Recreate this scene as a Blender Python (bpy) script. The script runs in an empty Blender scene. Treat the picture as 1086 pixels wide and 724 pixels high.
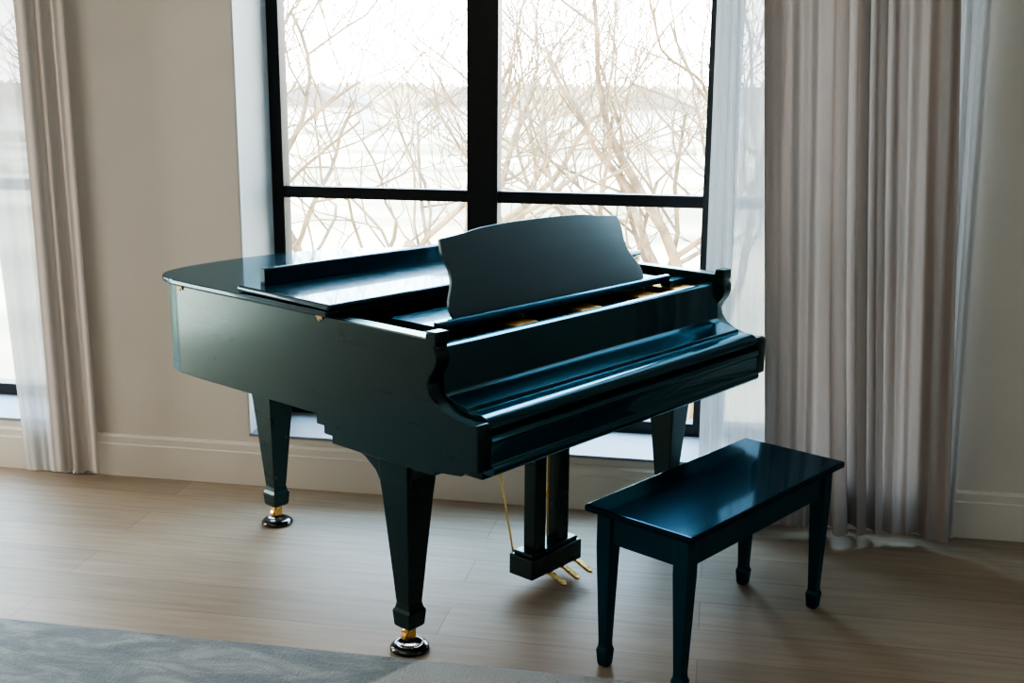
import bpy, math, random
import numpy as np
from mathutils import Vector, Matrix
scene=bpy.context.scene
col=scene.collection
rad=math.radians
scene.view_settings.view_transform='AgX'
scene.view_settings.look='AgX - High Contrast'

# ------------------------------------------------------------------ materials
def new_mat(name):
    m=bpy.data.materials.new(name); m.use_nodes=True
    nt=m.node_tree
    b=nt.nodes['Principled BSDF']
    return m,nt,b
def N(nt,t,**kw):
    n=nt.nodes.new(t)
    for k,v in kw.items(): setattr(n,k,v)
    return n
def L(nt,a,b): nt.links.new(a,b)
def ramp(nt,stops):
    r=N(nt,'ShaderNodeValToRGB')
    cr=r.color_ramp
    while len(cr.elements)>len(stops): cr.elements.remove(cr.elements[-1])
    while len(cr.elements)<len(stops): cr.elements.new(0.5)
    for e,(p,c) in zip(cr.elements,stops):
        e.position=p; e.color=(c[0],c[1],c[2],1)
    return r
def coords(nt,scale=(1,1,1),rot=(0,0,0),kind='Object'):
    tc=N(nt,'ShaderNodeTexCoord'); mp=N(nt,'ShaderNodeMapping')
    mp.inputs['Scale'].default_value=scale; mp.inputs['Rotation'].default_value=rot
    L(nt,tc.outputs[kind],mp.inputs['Vector']); return mp
def simple(name,color,rough=.5,metal=0,noise=.06,nscale=20,bump=0,coat=0,spec=.5,sc=(1,1,1)):
    m,nt,b=new_mat(name)
    mp=coords(nt,sc)
    nz=N(nt,'ShaderNodeTexNoise'); nz.inputs['Scale'].default_value=nscale; nz.inputs['Detail'].default_value=4
    L(nt,mp.outputs[0],nz.inputs['Vector'])
    lo=[c*(1-noise) for c in color]; hi=[min(1,c*(1+noise)) for c in color]
    r=ramp(nt,[(.38,lo),(.62,hi)])
    L(nt,nz.outputs['Fac'],r.inputs['Fac']); L(nt,r.outputs['Color'],b.inputs['Base Color'])
    b.inputs['Roughness'].default_value=rough; b.inputs['Metallic'].default_value=metal
    b.inputs['Specular IOR Level'].default_value=spec
    b.inputs['Coat Weight'].default_value=coat
    if bump:
        bp=N(nt,'ShaderNodeBump'); bp.inputs['Strength'].default_value=bump; bp.inputs['Distance'].default_value=.01
        L(nt,nz.outputs['Fac'],bp.inputs['Height']); L(nt,bp.outputs[0],b.inputs['Normal'])
    return m
M_wall=simple('wall_paint',(.64,.595,.53),.85,noise=.015,nscale=3)
M_trim=simple('trim_paint',(.66,.62,.555),.5,noise=.015,nscale=3)
M_reveal_lit=simple('reveal_lit_paint',(.60,.65,.67),.5,noise=.02,nscale=3)  # bluish white puts the daylight on the reveals into the colour
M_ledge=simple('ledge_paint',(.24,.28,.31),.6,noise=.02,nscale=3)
M_ceil=simple('ceiling_paint',(.75,.72,.68),.9,noise=.02)
M_frame=simple('window_frame_black',(.008,.009,.011),.45,noise=.1)
M_gold=simple('brass',(.85,.55,.20),.22,metal=1,noise=.05)
M_hinge=simple('aged_brass',(.34,.25,.13),.45,metal=1,noise=.05)
M_plate=simple('bronze_plate',(.75,.40,.10),.45,metal=.5,noise=.1)
M_felt=simple('dark_felt',(.015,.013,.012),.9)
M_rubber=simple('cup_black',(.008,.01,.012),.15,coat=.5)
M_steel=simple('steel',(.10,.09,.08),.35,metal=1)
M_copper=simple('string_copper',(.22,.14,.08),.4,metal=1)

def lacquer(name,col,gl,rough,tint,r2=None,var=.12,sc=(1,12,12),ior=1.55):
    # black lacquer with the teal sheen of reflected light put into base and gloss
    m=bpy.data.materials.new(name); m.use_nodes=True; nt=m.node_tree; nt.nodes.clear()
    o=N(nt,'ShaderNodeOutputMaterial')
    mp=coords(nt,sc)
    nz=N(nt,'ShaderNodeTexNoise'); nz.inputs['Scale'].default_value=3; nz.inputs['Detail'].default_value=5
    L(nt,mp.outputs[0],nz.inputs['Vector'])
    r=ramp(nt,[(.3,[c*(1-var) for c in col]),(.75,[c*(1+var) for c in col])]); L(nt,nz.outputs['Fac'],r.inputs['Fac'])
    mr=N(nt,'ShaderNodeMapRange'); mr.inputs['To Min'].default_value=rough*(1-var); mr.inputs['To Max'].default_value=rough*(1+var)
    L(nt,nz.outputs['Fac'],mr.inputs['Value'])
    d=N(nt,'ShaderNodeBsdfDiffuse'); L(nt,r.outputs[0],d.inputs[0])
    g1=N(nt,'ShaderNodeBsdfGlossy'); g1.inputs[0].default_value=(*tint,1); L(nt,mr.outputs[0],g1.inputs['Roughness'])
    g2=N(nt,'ShaderNodeBsdfGlossy'); g2.inputs[0].default_value=(*tint,1); g2.inputs['Roughness'].default_value=r2 or rough*.3
    mg=N(nt,'ShaderNodeMixShader'); mg.inputs[0].default_value=gl; L(nt,g1.outputs[0],mg.inputs[1]); L(nt,g2.outputs[0],mg.inputs[2])
    fr=N(nt,'ShaderNodeFresnel'); fr.inputs[0].default_value=ior
    mx=N(nt,'ShaderNodeMixShader'); L(nt,fr.outputs[0],mx.inputs[0]); L(nt,d.outputs[0],mx.inputs[1]); L(nt,mg.outputs[0],mx.inputs[2]); L(nt,mx.outputs[0],o.inputs[0])
    return m
M_eb=lacquer('ebony_satin',(.003,.012,.014),.25,.28,(.72,.95,.93),r2=.15,var=.08,sc=(6,1,6),ior=1.66)
M_top=lacquer('ebony_polished',(.002,.014,.021),.65,.20,(.68,.90,1.0),r2=.05,ior=1.8)
M_ebf=lacquer('ebony_front',(.003,.024,.035),.55,.23,(.55,.87,1.0),r2=.05,ior=1.95)  # bluer base paints a teal sheen on the front parts
M_slip=lacquer('ebony_key_slip',(.004,.036,.052),.45,.25,(.55,.87,1.0),r2=.07,ior=1.95)  # teal sheen painted into the base, stronger than on the fallboard
M_ebd=lacquer('ebony_desk',(.020,.036,.042),.1,.42,(.78,.97,1.0),r2=.2,ior=1.85)
M_bench=lacquer('bench_lacquer',(.001,.009,.016),.5,.22,(.45,.74,.95),r2=.07,ior=1.5)
M_benchf=lacquer('bench_frame_lacquer',(.003,.028,.042),.35,.28,(.50,.85,1.0),r2=.09,var=.06,sc=(3,3,3),ior=1.6)  # teal base carries the blue reflected light on apron and legs

def floor_mat():
    m,nt,b=new_mat('oak_planks')
    mp=coords(nt)
    br=N(nt,'ShaderNodeTexBrick'); br.offset=.37; br.offset_frequency=2; br.squash=1
    br.inputs['Scale'].default_value=1; br.inputs['Brick Width'].default_value=2.1; br.inputs['Row Height'].default_value=.19
    br.inputs['Mortar Size'].default_value=.0014; br.inputs['Mortar Smooth'].default_value=.3
    br.inputs['Color1'].default_value=(.0,.0,.0,1); br.inputs['Color2'].default_value=(1,1,1,1); br.inputs['Mortar'].default_value=(.5,.5,.5,1)
    L(nt,mp.outputs[0],br.inputs['Vector'])
    mp2=coords(nt,(1.6,22,1))
    g=N(nt,'ShaderNodeTexNoise'); g.inputs['Scale'].default_value=2.2; g.inputs['Detail'].default_value=9; g.inputs['Distortion'].default_value=.4
    L(nt,mp2.outputs[0],g.inputs['Vector'])
    r=ramp(nt,[(.2,(.305,.243,.182)),(.55,(.365,.297,.228)),(.85,(.41,.338,.265))])
    L(nt,g.outputs['Fac'],r.inputs['Fac'])
    r2=ramp(nt,[(0,(.86,.86,.86)),(1,(1.06,1.05,1.04))])
    L(nt,br.outputs['Color'],r2.inputs['Fac'])
    mx=N(nt,'ShaderNodeMix',data_type='RGBA',blend_type='MULTIPLY'); mx.inputs[0].default_value=1
    L(nt,r.outputs[0],mx.inputs[6]); L(nt,r2.outputs[0],mx.inputs[7])
    mx2=N(nt,'ShaderNodeMix',data_type='RGBA'); L(nt,br.outputs['Fac'],mx2.inputs[0])
    L(nt,mx.outputs[2],mx2.inputs[6]); mx2.inputs[7].default_value=(.21,.163,.12,1)
    L(nt,mx2.outputs[2],b.inputs['Base Color'])
    b.inputs['Roughness'].default_value=.50
    b.inputs['Specular IOR Level'].default_value=.35
    bp=N(nt,'ShaderNodeBump'); bp.inputs['Strength'].default_value=.12; bp.inputs['Distance'].default_value=.002
    iv=N(nt,'ShaderNodeMath',operation='SUBTRACT'); iv.inputs[0].default_value=1
    L(nt,br.outputs['Fac'],iv.inputs[1]); L(nt,iv.outputs[0],bp.inputs['Height']); L(nt,bp.outputs[0],b.inputs['Normal'])
    return m
M_floor=floor_mat()

def rug_mat():
    m,nt,b=new_mat('rug_wool')
    mp=coords(nt,(1.2,3.0,1),(0,0,rad(-18)))
    a=N(nt,'ShaderNodeTexNoise'); a.inputs['Scale'].default_value=3.2; a.inputs['Detail'].default_value=10; a.inputs['Distortion'].default_value=.8; a.inputs['Roughness'].default_value=.68
    L(nt,mp.outputs[0],a.inputs['Vector'])
    r=ramp(nt,[(.33,(.14,.175,.19)),(.5,(.20,.235,.248)),(.66,(.34,.37,.375))])
    L(nt,a.outputs['Fac'],r.inputs['Fac'])
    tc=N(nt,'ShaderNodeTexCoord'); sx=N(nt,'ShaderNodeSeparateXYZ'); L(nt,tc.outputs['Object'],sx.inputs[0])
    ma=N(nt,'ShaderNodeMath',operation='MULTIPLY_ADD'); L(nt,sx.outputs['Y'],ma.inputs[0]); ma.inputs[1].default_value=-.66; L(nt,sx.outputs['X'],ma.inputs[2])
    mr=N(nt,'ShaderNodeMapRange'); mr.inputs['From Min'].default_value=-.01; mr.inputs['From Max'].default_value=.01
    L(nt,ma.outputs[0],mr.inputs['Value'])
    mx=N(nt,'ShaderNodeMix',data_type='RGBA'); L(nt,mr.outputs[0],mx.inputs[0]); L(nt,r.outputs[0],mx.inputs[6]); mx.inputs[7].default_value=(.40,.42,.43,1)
    L(nt,mx.outputs[2],b.inputs['Base Color'])
    b.inputs['Roughness'].default_value=.95; b.inputs['Sheen Weight'].default_value=.2
    f=N(nt,'ShaderNodeTexNoise'); f.inputs['Scale'].default_value=120; f.inputs['Detail'].default_value=3
    L(nt,tc.outputs['Object'],f.inputs['Vector'])
    bp=N(nt,'ShaderNodeBump'); bp.inputs['Strength'].default_value=1; bp.inputs['Distance'].default_value=.008
    L(nt,f.outputs['Fac'],bp.inputs['Height']); L(nt,bp.outputs[0],b.inputs['Normal'])
    return m
M_rug=rug_mat()

def cloth(name,colr,transl,transp,tcol=None):
    m=bpy.data.materials.new(name); m.use_nodes=True; nt=m.node_tree; nt.nodes.clear()
    o=N(nt,'ShaderNodeOutputMaterial')
    mp=coords(nt,(60,60,6))
    nz=N(nt,'ShaderNodeTexNoise'); nz.inputs['Scale'].default_value=4; nz.inputs['Detail'].default_value=3
    L(nt,mp.outputs[0],nz.inputs['Vector'])
    r=ramp(nt,[(.3,[c*.96 for c in colr]),(.7,[min(1,c*1.03) for c in colr])]); L(nt,nz.outputs['Fac'],r.inputs['Fac'])
    d=N(nt,'ShaderNodeBsdfDiffuse'); t=N(nt,'ShaderNodeBsdfTranslucent'); L(nt,r.outputs[0],d.inputs[0])
    if tcol: t.inputs[0].default_value=(*tcol,1)
    else: L(nt,r.outputs[0],t.inputs[0])
    mx=N(nt,'ShaderNodeMixShader'); mx.inputs[0].default_value=transl; L(nt,d.outputs[0],mx.inputs[1]); L(nt,t.outputs[0],mx.inputs[2])
    tr=N(nt,'ShaderNodeBsdfTransparent'); m2=N(nt,'ShaderNodeMixShader'); m2.inputs[0].default_value=transp
    L(nt,mx.outputs[0],m2.inputs[1]); L(nt,tr.outputs[0],m2.inputs[2]); L(nt,m2.outputs[0],o.inputs[0])
    return m
M_taupe=cloth('taupe_linen',(.36,.315,.29),.17,.0,(.42,.345,.30))
M_pale=cloth('pale_taupe_linen',(.52,.475,.44),.16,.0,(.50,.45,.41))
M_sheer=cloth('white_sheer',(.64,.66,.67),.16,.11)
M_sheerd=cloth('dim_sheer',(.58,.57,.56),.12,.0)
def glass_mat():
    m=bpy.data.materials.new('window_glass'); m.use_nodes=True; nt=m.node_tree; nt.nodes.clear()
    o=N(nt,'ShaderNodeOutputMaterial'); tr=N(nt,'ShaderNodeBsdfTransparent'); g=N(nt,'ShaderNodeBsdfGlossy'); g.inputs['Roughness'].default_value=.02
    fr=N(nt,'ShaderNodeFresnel'); fr.inputs[0].default_value=1.3
    mx=N(nt,'ShaderNodeMixShader'); L(nt,fr.outputs[0],mx.inputs[0]); L(nt,tr.outputs[0],mx.inputs[1]); L(nt,g.outputs[0],mx.inputs[2]); L(nt,mx.outputs[0],o.inputs[0])
    return m
M_glass=glass_mat()
M_bark=simple('bark',(.15,.105,.06),.9,noise=.3,nscale=6)
M_grass=simple('winter_grass',(.35,.28,.17),.95,noise=.42,nscale=.14,sc=(.35,1,1))
M_shrub=simple('far_brush',(.34,.28,.20),1,noise=.3,nscale=.5)  # pale tan puts distance haze into the brush colour
M_house=simple('house_siding',(.52,.49,.44),.9,noise=.05)
M_roof=simple('house_roof',(.18,.16,.14),.9,noise=.1)

# ------------------------------------------------------------------ mesh helpers
import bmesh
def mk(name,verts,faces,mat,parent=None,bevel=0,smooth=False,seg=2,angle=35,nobevel=None):
    me=bpy.data.meshes.new(name); me.from_pydata([tuple(v) for v in verts],[],faces)
    me.validate(); me.update()
    bm=bmesh.new(); bm.from_mesh(me); bmesh.ops.recalc_face_normals(bm,faces=bm.faces)
    if nobevel:
        lay=bm.edges.layers.float.new('bevel_weight_edge')
        for e in bm.edges:
            if len(e.link_faces)==2 and e.calc_face_angle(0)>rad(35) and not all(nobevel(v.co) for v in e.verts): e[lay]=1
    bm.to_mesh(me); bm.free()
    me.materials.append(mat)
    if smooth:
        me.polygons.foreach_set('use_smooth',[True]*len(me.polygons)); me.set_sharp_from_angle(angle=rad(angle))
    o=bpy.data.objects.new(name,me); col.objects.link(o)
    if parent: o.parent=parent
    if bevel:
        b=o.modifiers.new('bevel','BEVEL'); b.width=bevel; b.segments=seg
        if nobevel: b.limit_method='WEIGHT'
        else: b.limit_method='ANGLE'; b.angle_limit=rad(35)
    return o
class G:
    def __init__(s): s.v=[]; s.f=[]
    def add(s,v,f):
        n=len(s.v); s.v+= [tuple(x) for x in v]; s.f+=[[i+n for i in q] for q in f]; return s
    def box(s,x0,x1,y0,y1,z0,z1):
        v=[(x,y,z) for z in(z0,z1) for y in(y0,y1) for x in(x0,x1)]
        return s.add(v,[(0,2,3,1),(4,5,7,6),(0,1,5,4),(2,6,7,3),(0,4,6,2),(1,3,7,5)])
    def prism(s,poly,a,b,axis='x'):
        n=len(poly)
        def P(t,p):
            if axis=='x': return (t,p[0],p[1])
            if axis=='y': return (p[0],t,p[1])
            return (p[0],p[1],t)
        v=[P(a,p) for p in poly]+[P(b,p) for p in poly]
        f=[list(range(n))[::-1],list(range(n,2*n))]+[(i,(i+1)%n,n+(i+1)%n,n+i) for i in range(n)]
        return s.add(v,f)
    def loft(s,secs,cx=0,cy=0):
        v=[];f=[]
        for q in secs:
            z,hx,hy=q[:3]; dx,dy=(q[3:5] if len(q)>3 else (0,0))
            v+=[(cx+dx-hx,cy+dy-hy,z),(cx+dx+hx,cy+dy-hy,z),(cx+dx+hx,cy+dy+hy,z),(cx+dx-hx,cy+dy+hy,z)]
        for k in range(len(secs)-1):
            for i in range(4):
                a=4*k+i;b=4*k+(i+1)%4; f.append((a,b,b+4,a+4))
        f.append((3,2,1,0)); m=4*(len(secs)-1); f.append((m,m+1,m+2,m+3))
        return s.add(v,f)
    def lathe(s,prof,cx,cy,n=32):
        v=[];f=[]
        for r,z in prof:
            v+=[(cx+r*math.cos(2*math.pi*i/n),cy+r*math.sin(2*math.pi*i/n),z) for i in range(n)]
        for k in range(len(prof)-1):
            for i in range(n):
                a=k*n+i;b=k*n+(i+1)%n; f.append((a,b,b+n,a+n))
        f.append(list(range(n))[::-1]); m=(len(prof)-1)*n; f.append(list(range(m,m+n)))
        return s.add(v,f)
    def tube(s,pts,rs,n=8):
        v=[];f=[]; pts=[Vector(p) for p in pts]
        if not hasattr(rs,'__len__'): rs=[rs]*len(pts)
        for k,p in enumerate(pts):
            d=(pts[min(k+1,len(pts)-1)]-pts[max(k-1,0)]).normalized()
            a=d.orthogonal().normalized() if k==0 else (a-d*a.dot(d)).normalized()
            b=d.cross(a)
            v+=[tuple(p+(a*math.cos(2*math.pi*i/n)+b*math.sin(2*math.pi*i/n))*rs[k]) for i in range(n)]
        for k in range(len(pts)-1):
            for i in range(n):
                x=k*n+i;y=k*n+(i+1)%n; f.append((x,y,y+n,x+n))
        f.append(list(range(n))[::-1]); m=(len(pts)-1)*n; f.append(list(range(m,m+n)))
        return s.add(v,f)
    def mk(s,name,mat,parent=None,**k): return mk(name,s.v,s.f,mat,parent,**k)
def tag(o,label=None,cat=None,kind=None,group=None):
    if label: o['label']=label
    if cat: o['category']=cat
    if kind: o['kind']=kind
    if group: o['group']=group
    return o
def catmull(pts,n=8):
    out=[]
    P=[pts[0]]+list(pts)+[pts[-1]]
    for i in range(1,len(P)-2):
        p0,p1,p2,p3=[np.array(x,float) for x in P[i-1:i+3]]
        for k in range(n):
            t=k/n
            out.append(.5*((2*p1)+(-p0+p2)*t+(2*p0-5*p1+4*p2-p3)*t*t+(-p0+3*p1-3*p2+p3)*t**3))
    out.append(np.array(pts[-1],float))
    return out
def offset(path,d):
    out=[]
    for i,p in enumerate(path):
        t=path[min(i+1,len(path)-1)]-path[max(i-1,0)]; t=t/np.linalg.norm(t)
        out.append(p+d*np.array([-t[1],t[0]]))
    return out

# ------------------------------------------------------------------ room
WD=.36
XL,XR=-1.85,.83          # main window opening
LX0,LX1=-4.6,-2.74        # second window opening
RXL,RXR,RYB,CZ=-5.2,3.2,-7.2,2.85
OZ0,OZ1=.205,2.62
g=G()
g.box(RXL,LX0,0,.44,0,CZ); g.box(LX1,XL,0,.44,0,CZ); g.box(XR,RXR,0,.44,0,CZ)
for a,b in((LX0,LX1),(XL,XR)):
    g.box(a,b,0,.44,0,OZ0); g.box(a,b,0,.44,OZ1,CZ)
tag(g.mk('wall_front',M_wall),kind='structure')
tag(G().box(RXL-.15,RXL,RYB,.44,0,CZ).mk('wall_left',M_wall),kind='structure')
tag(G().box(RXR,RXR+.15,RYB,.44,0,CZ).mk('wall_right',M_wall),kind='structure')
tag(G().box(RXL-.15,RXR+.15,RYB-.15,RYB,0,CZ).mk('wall_back',M_wall),kind='structure')
tag(G().box(RXL-.15,RXR+.15,RYB-.15,.44,-.12,0).mk('floor',M_floor),kind='structure')
tag(G().box(RXL-.15,RXR+.15,RYB-.15,.44,CZ,CZ+.12).mk('ceiling',M_ceil),kind='structure')
bb=[(0,0),(-.022,0),(-.022,.138),(-.017,.142),(-.017,.170),(-.008,.178),(0,.18)]
tag(G().prism(bb,RXL,RXR,'x').mk('baseboard_front',M_trim,bevel=.001),kind='structure')
for i,(a,b) in enumerate(((XL,XR),(LX0,LX1))):
    g=G().box(a,a+.006,.001,WD-.03,OZ0+.012,OZ1); g.box(b-.006,b,.001,WD-.03,OZ0+.012,OZ1)  # thin boards added to make the window reveals look daylit
    tag(g.mk('trim_%d'%(i+1),M_reveal_lit,bevel=.001),kind='structure')
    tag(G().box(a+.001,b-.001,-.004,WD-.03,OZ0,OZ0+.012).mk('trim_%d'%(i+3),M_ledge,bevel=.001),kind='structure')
def window(n,x0,x1,mulls):
    e=tag(bpy.data.objects.new('window_%d'%n,None),kind='structure'); col.objects.link(e)
    y0,y1=WD-.03,WD+.05
    z0=OZ0+.002
    g=G(); g.box(x0,x0+.055,y0,y1,z0,OZ1); g.box(x1-.055,x1,y0,y1,z0,OZ1)
    g.box(x0+.055,x1-.055,y0,y1,z0,z0+.062); g.box(x0+.055,x1-.055,y0,y1,OZ1-.06,OZ1)
    for m in mulls: g.box(m-.063,m+.063,y0-.005,y1,z0+.062,OZ1-.06)
    xs=[x0+.055]+[v for m in mulls for v in(m-.063,m+.063)]+[x1-.055]
    for i in range(0,len(xs),2):
        g.box(xs[i],xs[i+1],y0+.01,y1-.01,1.150,1.198)
    o=g.mk('window_frame',M_frame,e,bevel=.003); tag(o,kind='structure')
    g=G()
    for i in range(0,len(xs),2): g.add([(xs[i],WD+.015,z0+.06),(xs[i+1],WD+.015,z0+.06),(xs[i+1],WD+.015,OZ1-.06),(xs[i],WD+.015,OZ1-.06)],[(0,1,2,3)])
    tag(g.mk('window_pane',M_glass,e),kind='structure')
window(1,XL,XR,(-.946,-.001)); window(2,LX0,LX1,(-3.67,))

# ------------------------------------------------------------------ curtains
def curtain(label,xt0,xt1,xb0,xb1,yc,A,n,seed,mat,group,ztop=2.60,zb=.04,nx=340,nz=36):
    rnd=random.Random(seed)
    ph=[rnd.uniform(0,6.28) for _ in range(8)]
    v=[];f=[]
    for j in range(nz+1):
        t=j/nz; z=ztop+(zb-ztop)*t
        a=xt0+(xb0-xt0)*t; b=xt1+(xb1-xt1)*t
        for i in range(nx+1):
            s=i/nx
            w=s+.08*math.sin(2*math.pi*1.3*s+ph[0])*(.8+.3*t)+.022*math.sin(3.5*t+ph[1]+5*s)
            k=2*math.pi*n*w
            am=A*(.60+.5*math.sin(2*math.pi*1.7*s+ph[2]+.9*t))*(.85+.25*t)
            y=yc+am*(math.sin(k+ph[3])+.12*math.sin(2*k+ph[4]+t))+A*.24*math.sin(2*math.pi*n*1.63*s+ph[5]+2*t)
            x=a+(b-a)*s+.22*am*math.sin(2*k+ph[3])*min(1,s*10,(1-s)*10)
            v.append((x,min(y,-.03),z))
    for j in range(nz):
        for i in range(nx):
            q=j*(nx+1)+i; f.append((q,q+1,q+nx+2,q+nx+1))
    o=mk('curtain',v,f,mat,smooth=True,angle=80)
    tag(o,label,'curtain',group=group); return o
curtain('taupe linen drape with deep vertical folds beside the window',.075,.70,.225,.865,-.132,.052,6.5,3,M_taupe,'taupe drapes')
curtain('white sheer curtain hanging beside the taupe drape',-.045,.16,-.03,.36,-.046,.010,6,5,M_sheer,'white sheers',zb=.006)
curtain('white sheer curtain hanging beside the taupe drape',.62,.845,.76,.905,-.046,.010,4,8,M_sheerd,'white sheers',zb=.006)
curtain('pale taupe drape gathered narrow beside the far window',-2.68,-2.47,-2.66,-2.46,-.115,.016,2.5,11,M_pale,'taupe drapes')
curtain('white sheer curtain hanging beside the taupe drape',-2.95,-2.58,-2.84,-2.58,-.046,.009,4,14,M_sheer,'white sheers',zb=.006)
for a,b in((-.15,1.05),(-4.7,-2.35)):
    r=G().tube([(a,-.10,2.62),(b,-.10,2.62)],.012,12)
    r.box(a+.03,a+.05,-.10,0,2.60,2.64); r.box(b-.05,b-.03,-.10,0,2.60,2.64)
    tag(r.mk('curtain_rod',M_frame,smooth=True),'black metal curtain rod above the window','curtain rod',group='curtain rods')

# ------------------------------------------------------------------ rug
RX0,RX1,RY0,RY1=-3.6,-.10,-4.7,-1.322
cxr,cyr=-.86,-1.45
g=G(); g.box(RX0-cxr,RX1-cxr,RY0-cyr,RY1-cyr,.001,.015)
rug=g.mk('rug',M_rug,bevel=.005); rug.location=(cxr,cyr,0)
tag(rug,'low pile grey-blue area rug with mottled streaks','rug')

# ------------------------------------------------------------------ piano
PSI=1.0306; W=1.47
piano=bpy.data.objects.new('grand_piano',None); col.objects.link(piano)
piano.location=(-.5733,-1.5057,0); piano.rotation_euler=(0,0,PSI)
tag(piano,'black satin baby grand piano, lid flap folded back, keys covered','piano')
TOP=.978
curve=[(0,.64),(0,.9),(0,1.28),(.010,1.375),(.045,1.45),(.11,1.495),(.23,1.525),(.42,1.54),(.60,1.53),(.77,1.485),(.92,1.40),(1.05,1.285),(1.17,1.15),(1.29,1.01),(1.39,.87),(1.45,.75),(W,.64)]
path=catmull(curve,6)
inner=offset(path,-.045)
g=G()
n=len(path)
vs=[];fs=[]
for z in(.682,TOP):
    vs+=[(p[0],p[1],z) for p in path]; vs+=[(min(max(p[0],.045),W-.045),max(p[1],.64),z) for p in inner]
for i in range(n-1):
    fs+=[(i,i+1,2*n+i+1,2*n+i),(n+i,3*n+i,3*n+i+1,n+i+1),(2*n+i,2*n+i+1,3*n+i+1,3*n+i),(i,n+i,n+i+1,i+1)]
fs+=[(0,2*n,3*n,n),(n-1,2*n-1,4*n-1,3*n-1)]
g.add(vs,fs)
arm=[(0,.648),(0,.765),(.008,.775),(.04,.772),(.08,.776),(.12,.787),(.155,.806),(.176,.832),(.180,.855),(.170,.876),(.155,.895),(.146,.918),(.146,.940),(.155,.955),(.150,.965),(.150,TOP+.018),(.185,TOP+.018),(.19,TOP),(.64,TOP),(.64,.682),(.64,.652),(.610,.652),(.610,.628),(.575,.628),(.575,.605),(.16,.605),(.15,.618),(.06,.628),(.05,.640)]
g.prism(arm,0,.05); g.prism(arm,W-.05,W)
g.mk('case',M_eb,piano,bevel=.004,seg=3,smooth=True,angle=40,nobevel=lambda c:abs(c.y-.64)<.004)
g=G(); pl=[(min(max(p[0],.045),W-.045),max(p[1],.64)) for p in inner]+[(W-.05,.22),(.05,.22)]
g.prism(pl,.70,.72,'z'); g.mk('soundboard',M_ebd,piano)
g=G(); g.box(.05,W-.05,.03,.62,.612,.66); g.box(.05,W-.05,.60,.64,.64,.98-.03)
g.mk('keybed',M_eb,piano,bevel=.003)
ks=[(.035,.630),(.000,.630),(-.007,.636),(-.009,.646),(-.006,.655),(.001,.660),(.001,.712),(-.002,.716),(-.004,.724),(.000,.733),(.012,.740),(.026,.744),(.06,.744),(.06,.630)]
g=G().prism(ks,.051,W-.051)
g.mk('key_slip',M_slip,piano,bevel=.001,smooth=True,angle=40)
g=G(); up=[(.176,.80),(.166,.812),(.172,.936),(.176,.944),(.183,.948),(.205,.948),(.210,.94),(.205,.80)]
g.prism(up,.051,W-.051)
lo=[(.20,.828),(.170,.826),(.158,.816),(.148,.812),(.11,.802),(.085,.796),(.078,.786),(.066,.785),(.050,.788),(.034,.787),(.016,.781),(.004,.770),(.001,.760),(.006,.751),(.020,.747),(.05,.747),(.20,.752)]
g.prism(lo,.051,W-.051)
g.mk('fallboard',M_ebf,piano,smooth=True,angle=32,bevel=.0012)
g=G().box(.055,W-.055,.37,.64,.86,.885); pb=g.mk('pin_block',M_felt,piano)
g=G()
for u,d in((.10,.02),(.50,.05),(.82,.05),(1.14,.04),(1.36,.0)):
    v0=[(u-.055,.235),(u+.055,.235),(u+.04+d,.64),(u-.04+d,.64)]
    g.prism(v0,.900,.928,'z')
g.mk('string_plate',M_plate,piano,bevel=.003)
g=G()
for i in range(88):
    u=.10+i*(W-.2)/87
    g.tube([(u,.38+.03*(i%3),.885),(u,.38+.03*(i%3),.93)],.0032,6)
t=g.mk('tuning_pin',M_steel,piano); tag(t,kind='stuff')
g=G()
for i in range(70):
    u=.09+i*(W-.2)/69; g.tube([(u,.38,.932),(u+.02,.635,.933)],.0009,4)
t=g.mk('string',M_copper,piano); tag(t,kind='stuff')
g=G().box(.16,W-.16,.315,.50,.950,.964); g.box(.051,.16,.30,.34,.930,.952); g.box(W-.16,W-.051,.30,.34,.930,.952)
g.prism([(.30,.950),(.30,.972),(.306,.976),(.318,.976),(.318,.950)],.16,W-.16)
g.mk('music_shelf',M_ebf,piano,bevel=.002)
sidep=[(.470,0),(.476,.015),(.476,.040),(.466,.062),(.450,.085),(.437,.11),(.432,.14),(.434,.165),(.440,.19),(.438,.213),(.432,.238)]
topp=[(.432,.238),(.405,.240),(.365,.243),(.325,.247),(.28,.253),(.23,.258),(.12,.262),(0,.263)]
hc=catmull(sidep,3)+catmull(topp,3)[1:]
sil=[(W/2+.01+a,b) for a,b in hc]+[(W/2+.01-a,b) for a,b in hc[::-1][1:]]
lean=rad(24)
g=G(); m=len(sil); vs=[]
for th in(0,.014):
    for a,b in sil:
        vs.append((a,.345+b*math.sin(lean)+th*math.cos(lean),.966+b*math.cos(lean)-th*math.sin(lean)))
g.add(vs,[list(range(m))[::-1],list(range(m,2*m))]+[(i,(i+1)%m,m+(i+1)%m,m+i) for i in range(m)])
desk=g.mk('music_desk',M_ebd,piano,bevel=.003)
lp=catmull([(0,.56)]+curve[1:-1]+[(W,.56)],6); lo_=offset(lp,.02)
lo_=[(p[0],max(p[1],.555)) for p in lo_]
lid=G().prism(lo_,TOP+.002,TOP+.020,'z').mk('lid',M_top,piano,bevel=.006,seg=3)
g=G().prism([(-.022,.548),(W+.022,.548),(W+.022,1.0),(-.005,1.0)],TOP+.022,TOP+.040,'z')
flap=g.mk('lid_flap',M_top,lid,bevel=.008,seg=4)
g=G().prism([(.930,TOP+.040),(.930,TOP+.088),(.934,TOP+.092),(.950,TOP+.092),(.954,TOP+.088),(.954,TOP+.040)],.05,W-.05)
g.mk('flap_rail',M_top,lid,bevel=.002)
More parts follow.
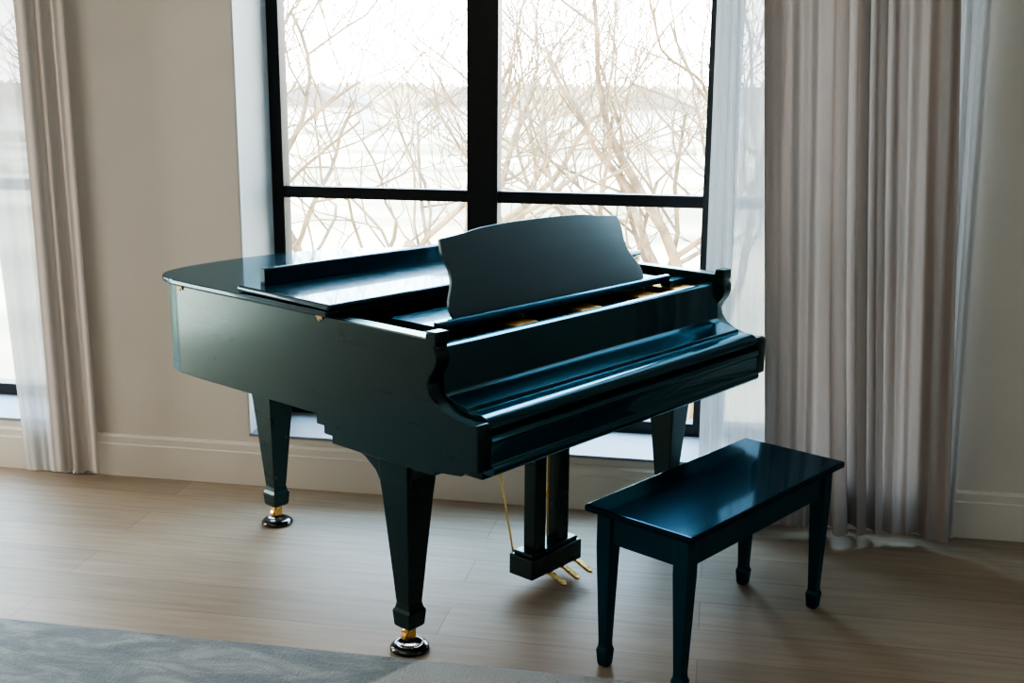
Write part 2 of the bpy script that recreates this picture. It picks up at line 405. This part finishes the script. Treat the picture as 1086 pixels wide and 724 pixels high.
for v0 in (.60,1.30):
    g=G().box(-.003,.0,v0,v0+.022,TOP-.012,TOP+.0); g.tube([(-.004,v0-.003,TOP-.002),(-.004,v0+.025,TOP-.002)],.0025,10); g.tube([(-.003,v0+.010,TOP-.013),(-.007,v0+.010,TOP-.013)],.003,10)
    g.mk('hinge',M_hinge,piano,smooth=True)
def leg(u,v,ztop,ear=True):
    g=G()
    g.loft([(.072,.026,.026),(.080,.032,.032),(.125,.036,.036),(.135,.030,.030),(.150,.027,.027),(.48,.052,.052),(.52,.056,.056),(ztop,.060,.060)],u,v)
    if ear:
        prof=[(v-.056,.50),(v-.060,.545),(v-.075,.575),(v-.11,.592),(v-.17,.600),(v-.17,.612),(v+.25,.612),(v+.25,.600),(v+.19,.592),(v+.13,.575),(v+.085,.545),(v+.062,.510),(v+.054,.47)]
        g.prism(prof,u-.046,u+.046)
    o=g.mk('leg',M_eb,piano,bevel=.003)
    c=G(); c.tube([(u,v,.055),(u,v,.074)],.015,16)
    c.box(u-.017,u+.017,v-.010,v-.006,.03,.062); c.box(u-.017,u+.017,v+.012,v+.016,.03,.062); c.box(u-.017,u+.017,v-.010,v+.016,.054,.062)
    c.tube([(u-.004,v-.005,.040),(u-.004,v+.011,.040)],.020,20)
    c.mk('caster',M_gold,o,smooth=True,bevel=.001)
    return o
LEGS=[(.095,.36,.61,True),(W-.095,.325,.61,True),(.44,1.44,.70,False)]
cps,sps=math.cos(PSI),math.sin(PSI)
for u,v0,zt,e in LEGS:
    leg(u,v0,zt,e)
    x=-.5733+u*cps-v0*sps; y=-1.5057+u*sps+v0*cps
    c=G().lathe([(.050,0),(.058,.004),(.058,.010),(.050,.017),(.040,.020),(.034,.019),(.03,.015)],0,0,36).mk('caster_cup',M_rubber,smooth=True,angle=50)
    c.location=(x,y,0); tag(c,'round black caster cup under the piano leg','caster cup',group='caster cups')
ly=bpy.data.objects.new('pedal_lyre',None); col.objects.link(ly); ly.parent=piano
for u in(.685,.805):
    G().box(u-.028,u+.028,.355,.405,.115,.612).mk('post',M_eb,ly,bevel=.004)
g=G().box(.615,.875,.33,.43,.045,.115); g.box(.625,.865,.34,.42,.115,.128)
g.mk('pedal_box',M_eb,ly,bevel=.004)
G().box(.60,.885,.335,.43,.585,.611).mk('lyre_block',M_eb,ly,bevel=.003)
for u in(.675,.745,.815):
    pts=[(-.010,.335),(-.010,.30),(-.013,.27),(-.012,.245),(0,.235),(.012,.245),(.013,.27),(.010,.30),(.010,.335)]
    vs=[]
    for z in(0,.008):
        vs+=[(u+a,b,.058+z-.35*max(0,.30-b)) for a,b in pts]
    k=len(pts)
    g=G().add(vs,[list(range(k))[::-1],list(range(k,2*k))]+[(i,(i+1)%k,k+(i+1)%k,k+i) for i in range(k)])
    g.mk('pedal',M_gold,ly,bevel=.002)
for u in(.64,.85):
    G().tube([(u,.43,.09),(u,.56,.66)],.0035,8).mk('brace',M_gold,ly,smooth=True)
for u in(.735,.757):
    G().tube([(u,.385,.12),(u,.385,.60)],.003,8).mk('pedal_rod',M_gold,ly,smooth=True)

# ------------------------------------------------------------------ bench
be=bpy.data.objects.new('piano_bench',None); col.objects.link(be)
be.location=(.0475,-.975,0); be.rotation_euler=(0,0,1.012)
tag(be,'black lacquered wooden piano bench with tapered legs','bench')
bl,bw=.425,.178
G().box(-bl,bl,-bw,bw,.469,.489).mk('seat',M_bench,be,bevel=.006,seg=3)
g=G(); i=.035
g.box(-bl+i,bl-i,-bw+i,-bw+i+.02,.38,.469); g.box(-bl+i,bl-i,bw-i-.02,bw-i,.38,.469)
g.box(-bl+i,-bl+i+.02,-bw+i+.02,bw-i-.02,.38,.469); g.box(bl-i-.02,bl-i,-bw+i+.02,bw-i-.02,.38,.469)
g.mk('apron',M_benchf,be,bevel=.003)
for sx in(-1,1):
    for sy in(-1,1):
        G().loft([(0,.013,.013),(.008,.016,.016),(.050,.0195,.0195),(.062,.0155,.0155),(.075,.0150,.0150),(.36,.024,.024),(.468,.024,.024)],sx*(bl-.050),sy*(bw-.050)).mk('leg',M_benchf,be,bevel=.003)

# ------------------------------------------------------------------ outdoors
GZ=-3.0
g=G().add([(-350,1.5,GZ),(350,1.5,GZ),(350,500,GZ),(-350,500,GZ)],[(0,1,2,3)])
tag(g.mk('ground',M_grass),'pale winter grass outside the window','ground',kind='stuff')
def tree_mesh(seed,H=5.0,spread=1.0):
    rnd=random.Random(seed); g=G()
    def br(p,d,ln,r,dep):
        k=9 if dep<3 else 5
        pts=[Vector(p)];rs=[r]; d=Vector(d).normalized()
        for i in range(k):
            j=.17+.04*dep
            d=(d+Vector((rnd.uniform(-j,j),rnd.uniform(-j,j),rnd.uniform(-j*.6,j)+.03))).normalized()
            pts.append(pts[-1]+d*ln/k); rs.append(max(.004,r*(1-.42*(i+1)/k)))
        g.tube(pts,rs,[8,7,6,5,3,3][dep])
        if dep>=5: return
        nc=[5,4,4,3,2][dep]
        for c in range(nc):
            i=min(k,2+int((c+rnd.random())*(k-1)/nc)) if dep else k-(c%4)
            q=pts[i]; ax=Vector((rnd.uniform(-1,1),rnd.uniform(-1,1),rnd.uniform(-.25,.7)))
            nd=(d*.68+ax.normalized()*.88*spread).normalized()
            br(q,nd,ln*rnd.uniform(.62,.88),rs[i]*rnd.uniform(.52,.72),dep+1)
    br((0,0,0),(rnd.uniform(-.15,.15),rnd.uniform(-.1,.1),1),H*.44,.145,0)
    return g
tms=[tree_mesh(s,h,sp) for s,h,sp in((2,6.2,1.1),(7,6.2,1.1),(21,6.6,1.0))]
base=[t.mk('tree',M_bark,smooth=True) for t in tms]
spots=[(-3.0,4.4,0,0,1),(-.2,7.2,1,.7,1),(-6.8,9.5,2,2,1),(2.6,5.6,2,3.2,1.0),(-3.2,15.0,1,4.4,1.1)]
for i,(x,y,k,rz,s) in enumerate(spots):
    if i<3: o=base[k]
    else:
        o=base[k].copy(); col.objects.link(o)
    o.location=(x,y,GZ); o.rotation_euler=(0,0,rz); o.scale=(s,s,s)
    tag(o,'bare winter tree with many thin tan branches','tree',group='bare trees outside the window')
rnd=random.Random(5)
for name,y,h,sd in(('brush_line',48,.9,4),('brush_line',75,1.5,0),('brush_line',170,3.9,1),('brush_line',260,5.0,2)):
    v=[];f=[];K=1800
    for i in range(K+1):
        x=-350+700*i/K; gap=max(0,math.sin(i*.045+sd)+.6*math.sin(i*.11+2*sd))/1.6 if y<100 else .95+.06*math.sin(i*.09+sd)
        hh=h*(gap*.8+.25*rnd.random()*(gap>0))+.01
        v+=[(x,y,GZ),(x,y,GZ+hh)]
    for i in range(K): f.append((2*i,2*i+2,2*i+3,2*i+1))
    tag(mk(name,v,f,M_shrub),'distant line of bare hazy brush and trees','brush',kind='stuff')
for x,y,w,d,h in((-40,108,9,7,2.4),(-26,116,10,7,2.4),(-7,110,9,7,2.4),(9,118,9,7,2.4)):
    e=bpy.data.objects.new('house',None); col.objects.link(e); e.location=(x,y,GZ); tag(e,'pale distant house with a gabled roof','house',group='distant houses')
    g=G().box(-w/2,w/2,-d/2,d/2,0,h); g.mk('body',M_house,e)
    G().prism([(-w/2-.4,h),(w/2+.4,h),(w/2-.2,h+.3),(.8,h+1.8),(-.8,h+1.8),(-w/2+.2,h+.3)],-d/2-.4,d/2+.4,'y').mk('roof',M_roof,e)

# ------------------------------------------------------------------ light
w=bpy.data.worlds.new('sky'); scene.world=w; w.use_nodes=True; nt=w.node_tree
bg=nt.nodes['Background']
tc=N(nt,'ShaderNodeTexCoord'); sx=N(nt,'ShaderNodeSeparateXYZ'); L(nt,tc.outputs['Generated'],sx.inputs[0])
rr=ramp(nt,[(.0,(1,.98,.94)),(.15,(.98,.98,1.0)),(.5,(.48,.75,1.0))]); L(nt,sx.outputs['Z'],rr.inputs['Fac']); L(nt,rr.outputs[0],bg.inputs[0])
bg.inputs[1].default_value=16
def area(name,loc,rot,sx_,sy_,power,colr=(1,1,1),portal=False):
    l=bpy.data.lights.new(name,'AREA'); l.shape='RECTANGLE'; l.size=sx_; l.size_y=sy_; l.energy=power; l.color=colr
    if portal: l.cycles.is_portal=True
    o=bpy.data.objects.new(name,l); o.location=loc; o.rotation_euler=rot; col.objects.link(o); return o
area('window_portal',((XL+XR)/2,.43,1.41),(rad(-90),0,0),XR-XL,OZ1-OZ0,1,portal=True)
area('window_portal',((LX0+LX1)/2,.43,1.41),(rad(-90),0,0),LX1-LX0,OZ1-OZ0,1,portal=True)
# fill panels added inside the solid side walls and under the ceiling
area('left_fill',(-5.1,-.80,1.2),(0,rad(-90),0),2.2,1.0,64,(1,.95,.88))  # added panel, placed for glare along the tail of the case
area('right_fill',(3.1,-2.4,1.35),(0,rad(90),0),1.9,1.6,13,(.50,.80,1))  # added bluish panel to give the piano front and bench a sheen
area('ceiling_fill',(-2.6,-3.9,2.8),(0,0,0),2.4,2.4,34,(1,.93,.85))  # added soft room fill, not a fixture
s=bpy.data.lights.new('sun','SUN'); s.energy=11; s.angle=rad(2); s.color=(1,.89,.70)
so=bpy.data.objects.new('sun',s); so.rotation_euler=(rad(50),0,rad(-60)); col.objects.link(so)

# ------------------------------------------------------------------ camera
f_,th,al,ro,H,Dw=1209.07,.2222,.1783,-.0089,1.6225,4.2114
F=Vector((-math.sin(al)*math.cos(th),math.cos(al)*math.cos(th),-math.sin(th)))
R=Vector((math.cos(al),math.sin(al),0)); D=F.cross(R)
c,s_=math.cos(ro),math.sin(ro)
R,D=c*R+s_*D,-s_*R+c*D
cd=bpy.data.cameras.new('camera'); cd.sensor_width=36; cd.lens=f_/1086*36; cd.clip_end=1000
co=bpy.data.objects.new('camera',cd); col.objects.link(co)
m=Matrix.Identity(4)
for r in range(3):
    m[r][0]=R[r]; m[r][1]=-D[r]; m[r][2]=-F[r]; m[r][3]=(0,-Dw,H)[r]
co.matrix_world=m
scene.camera=co
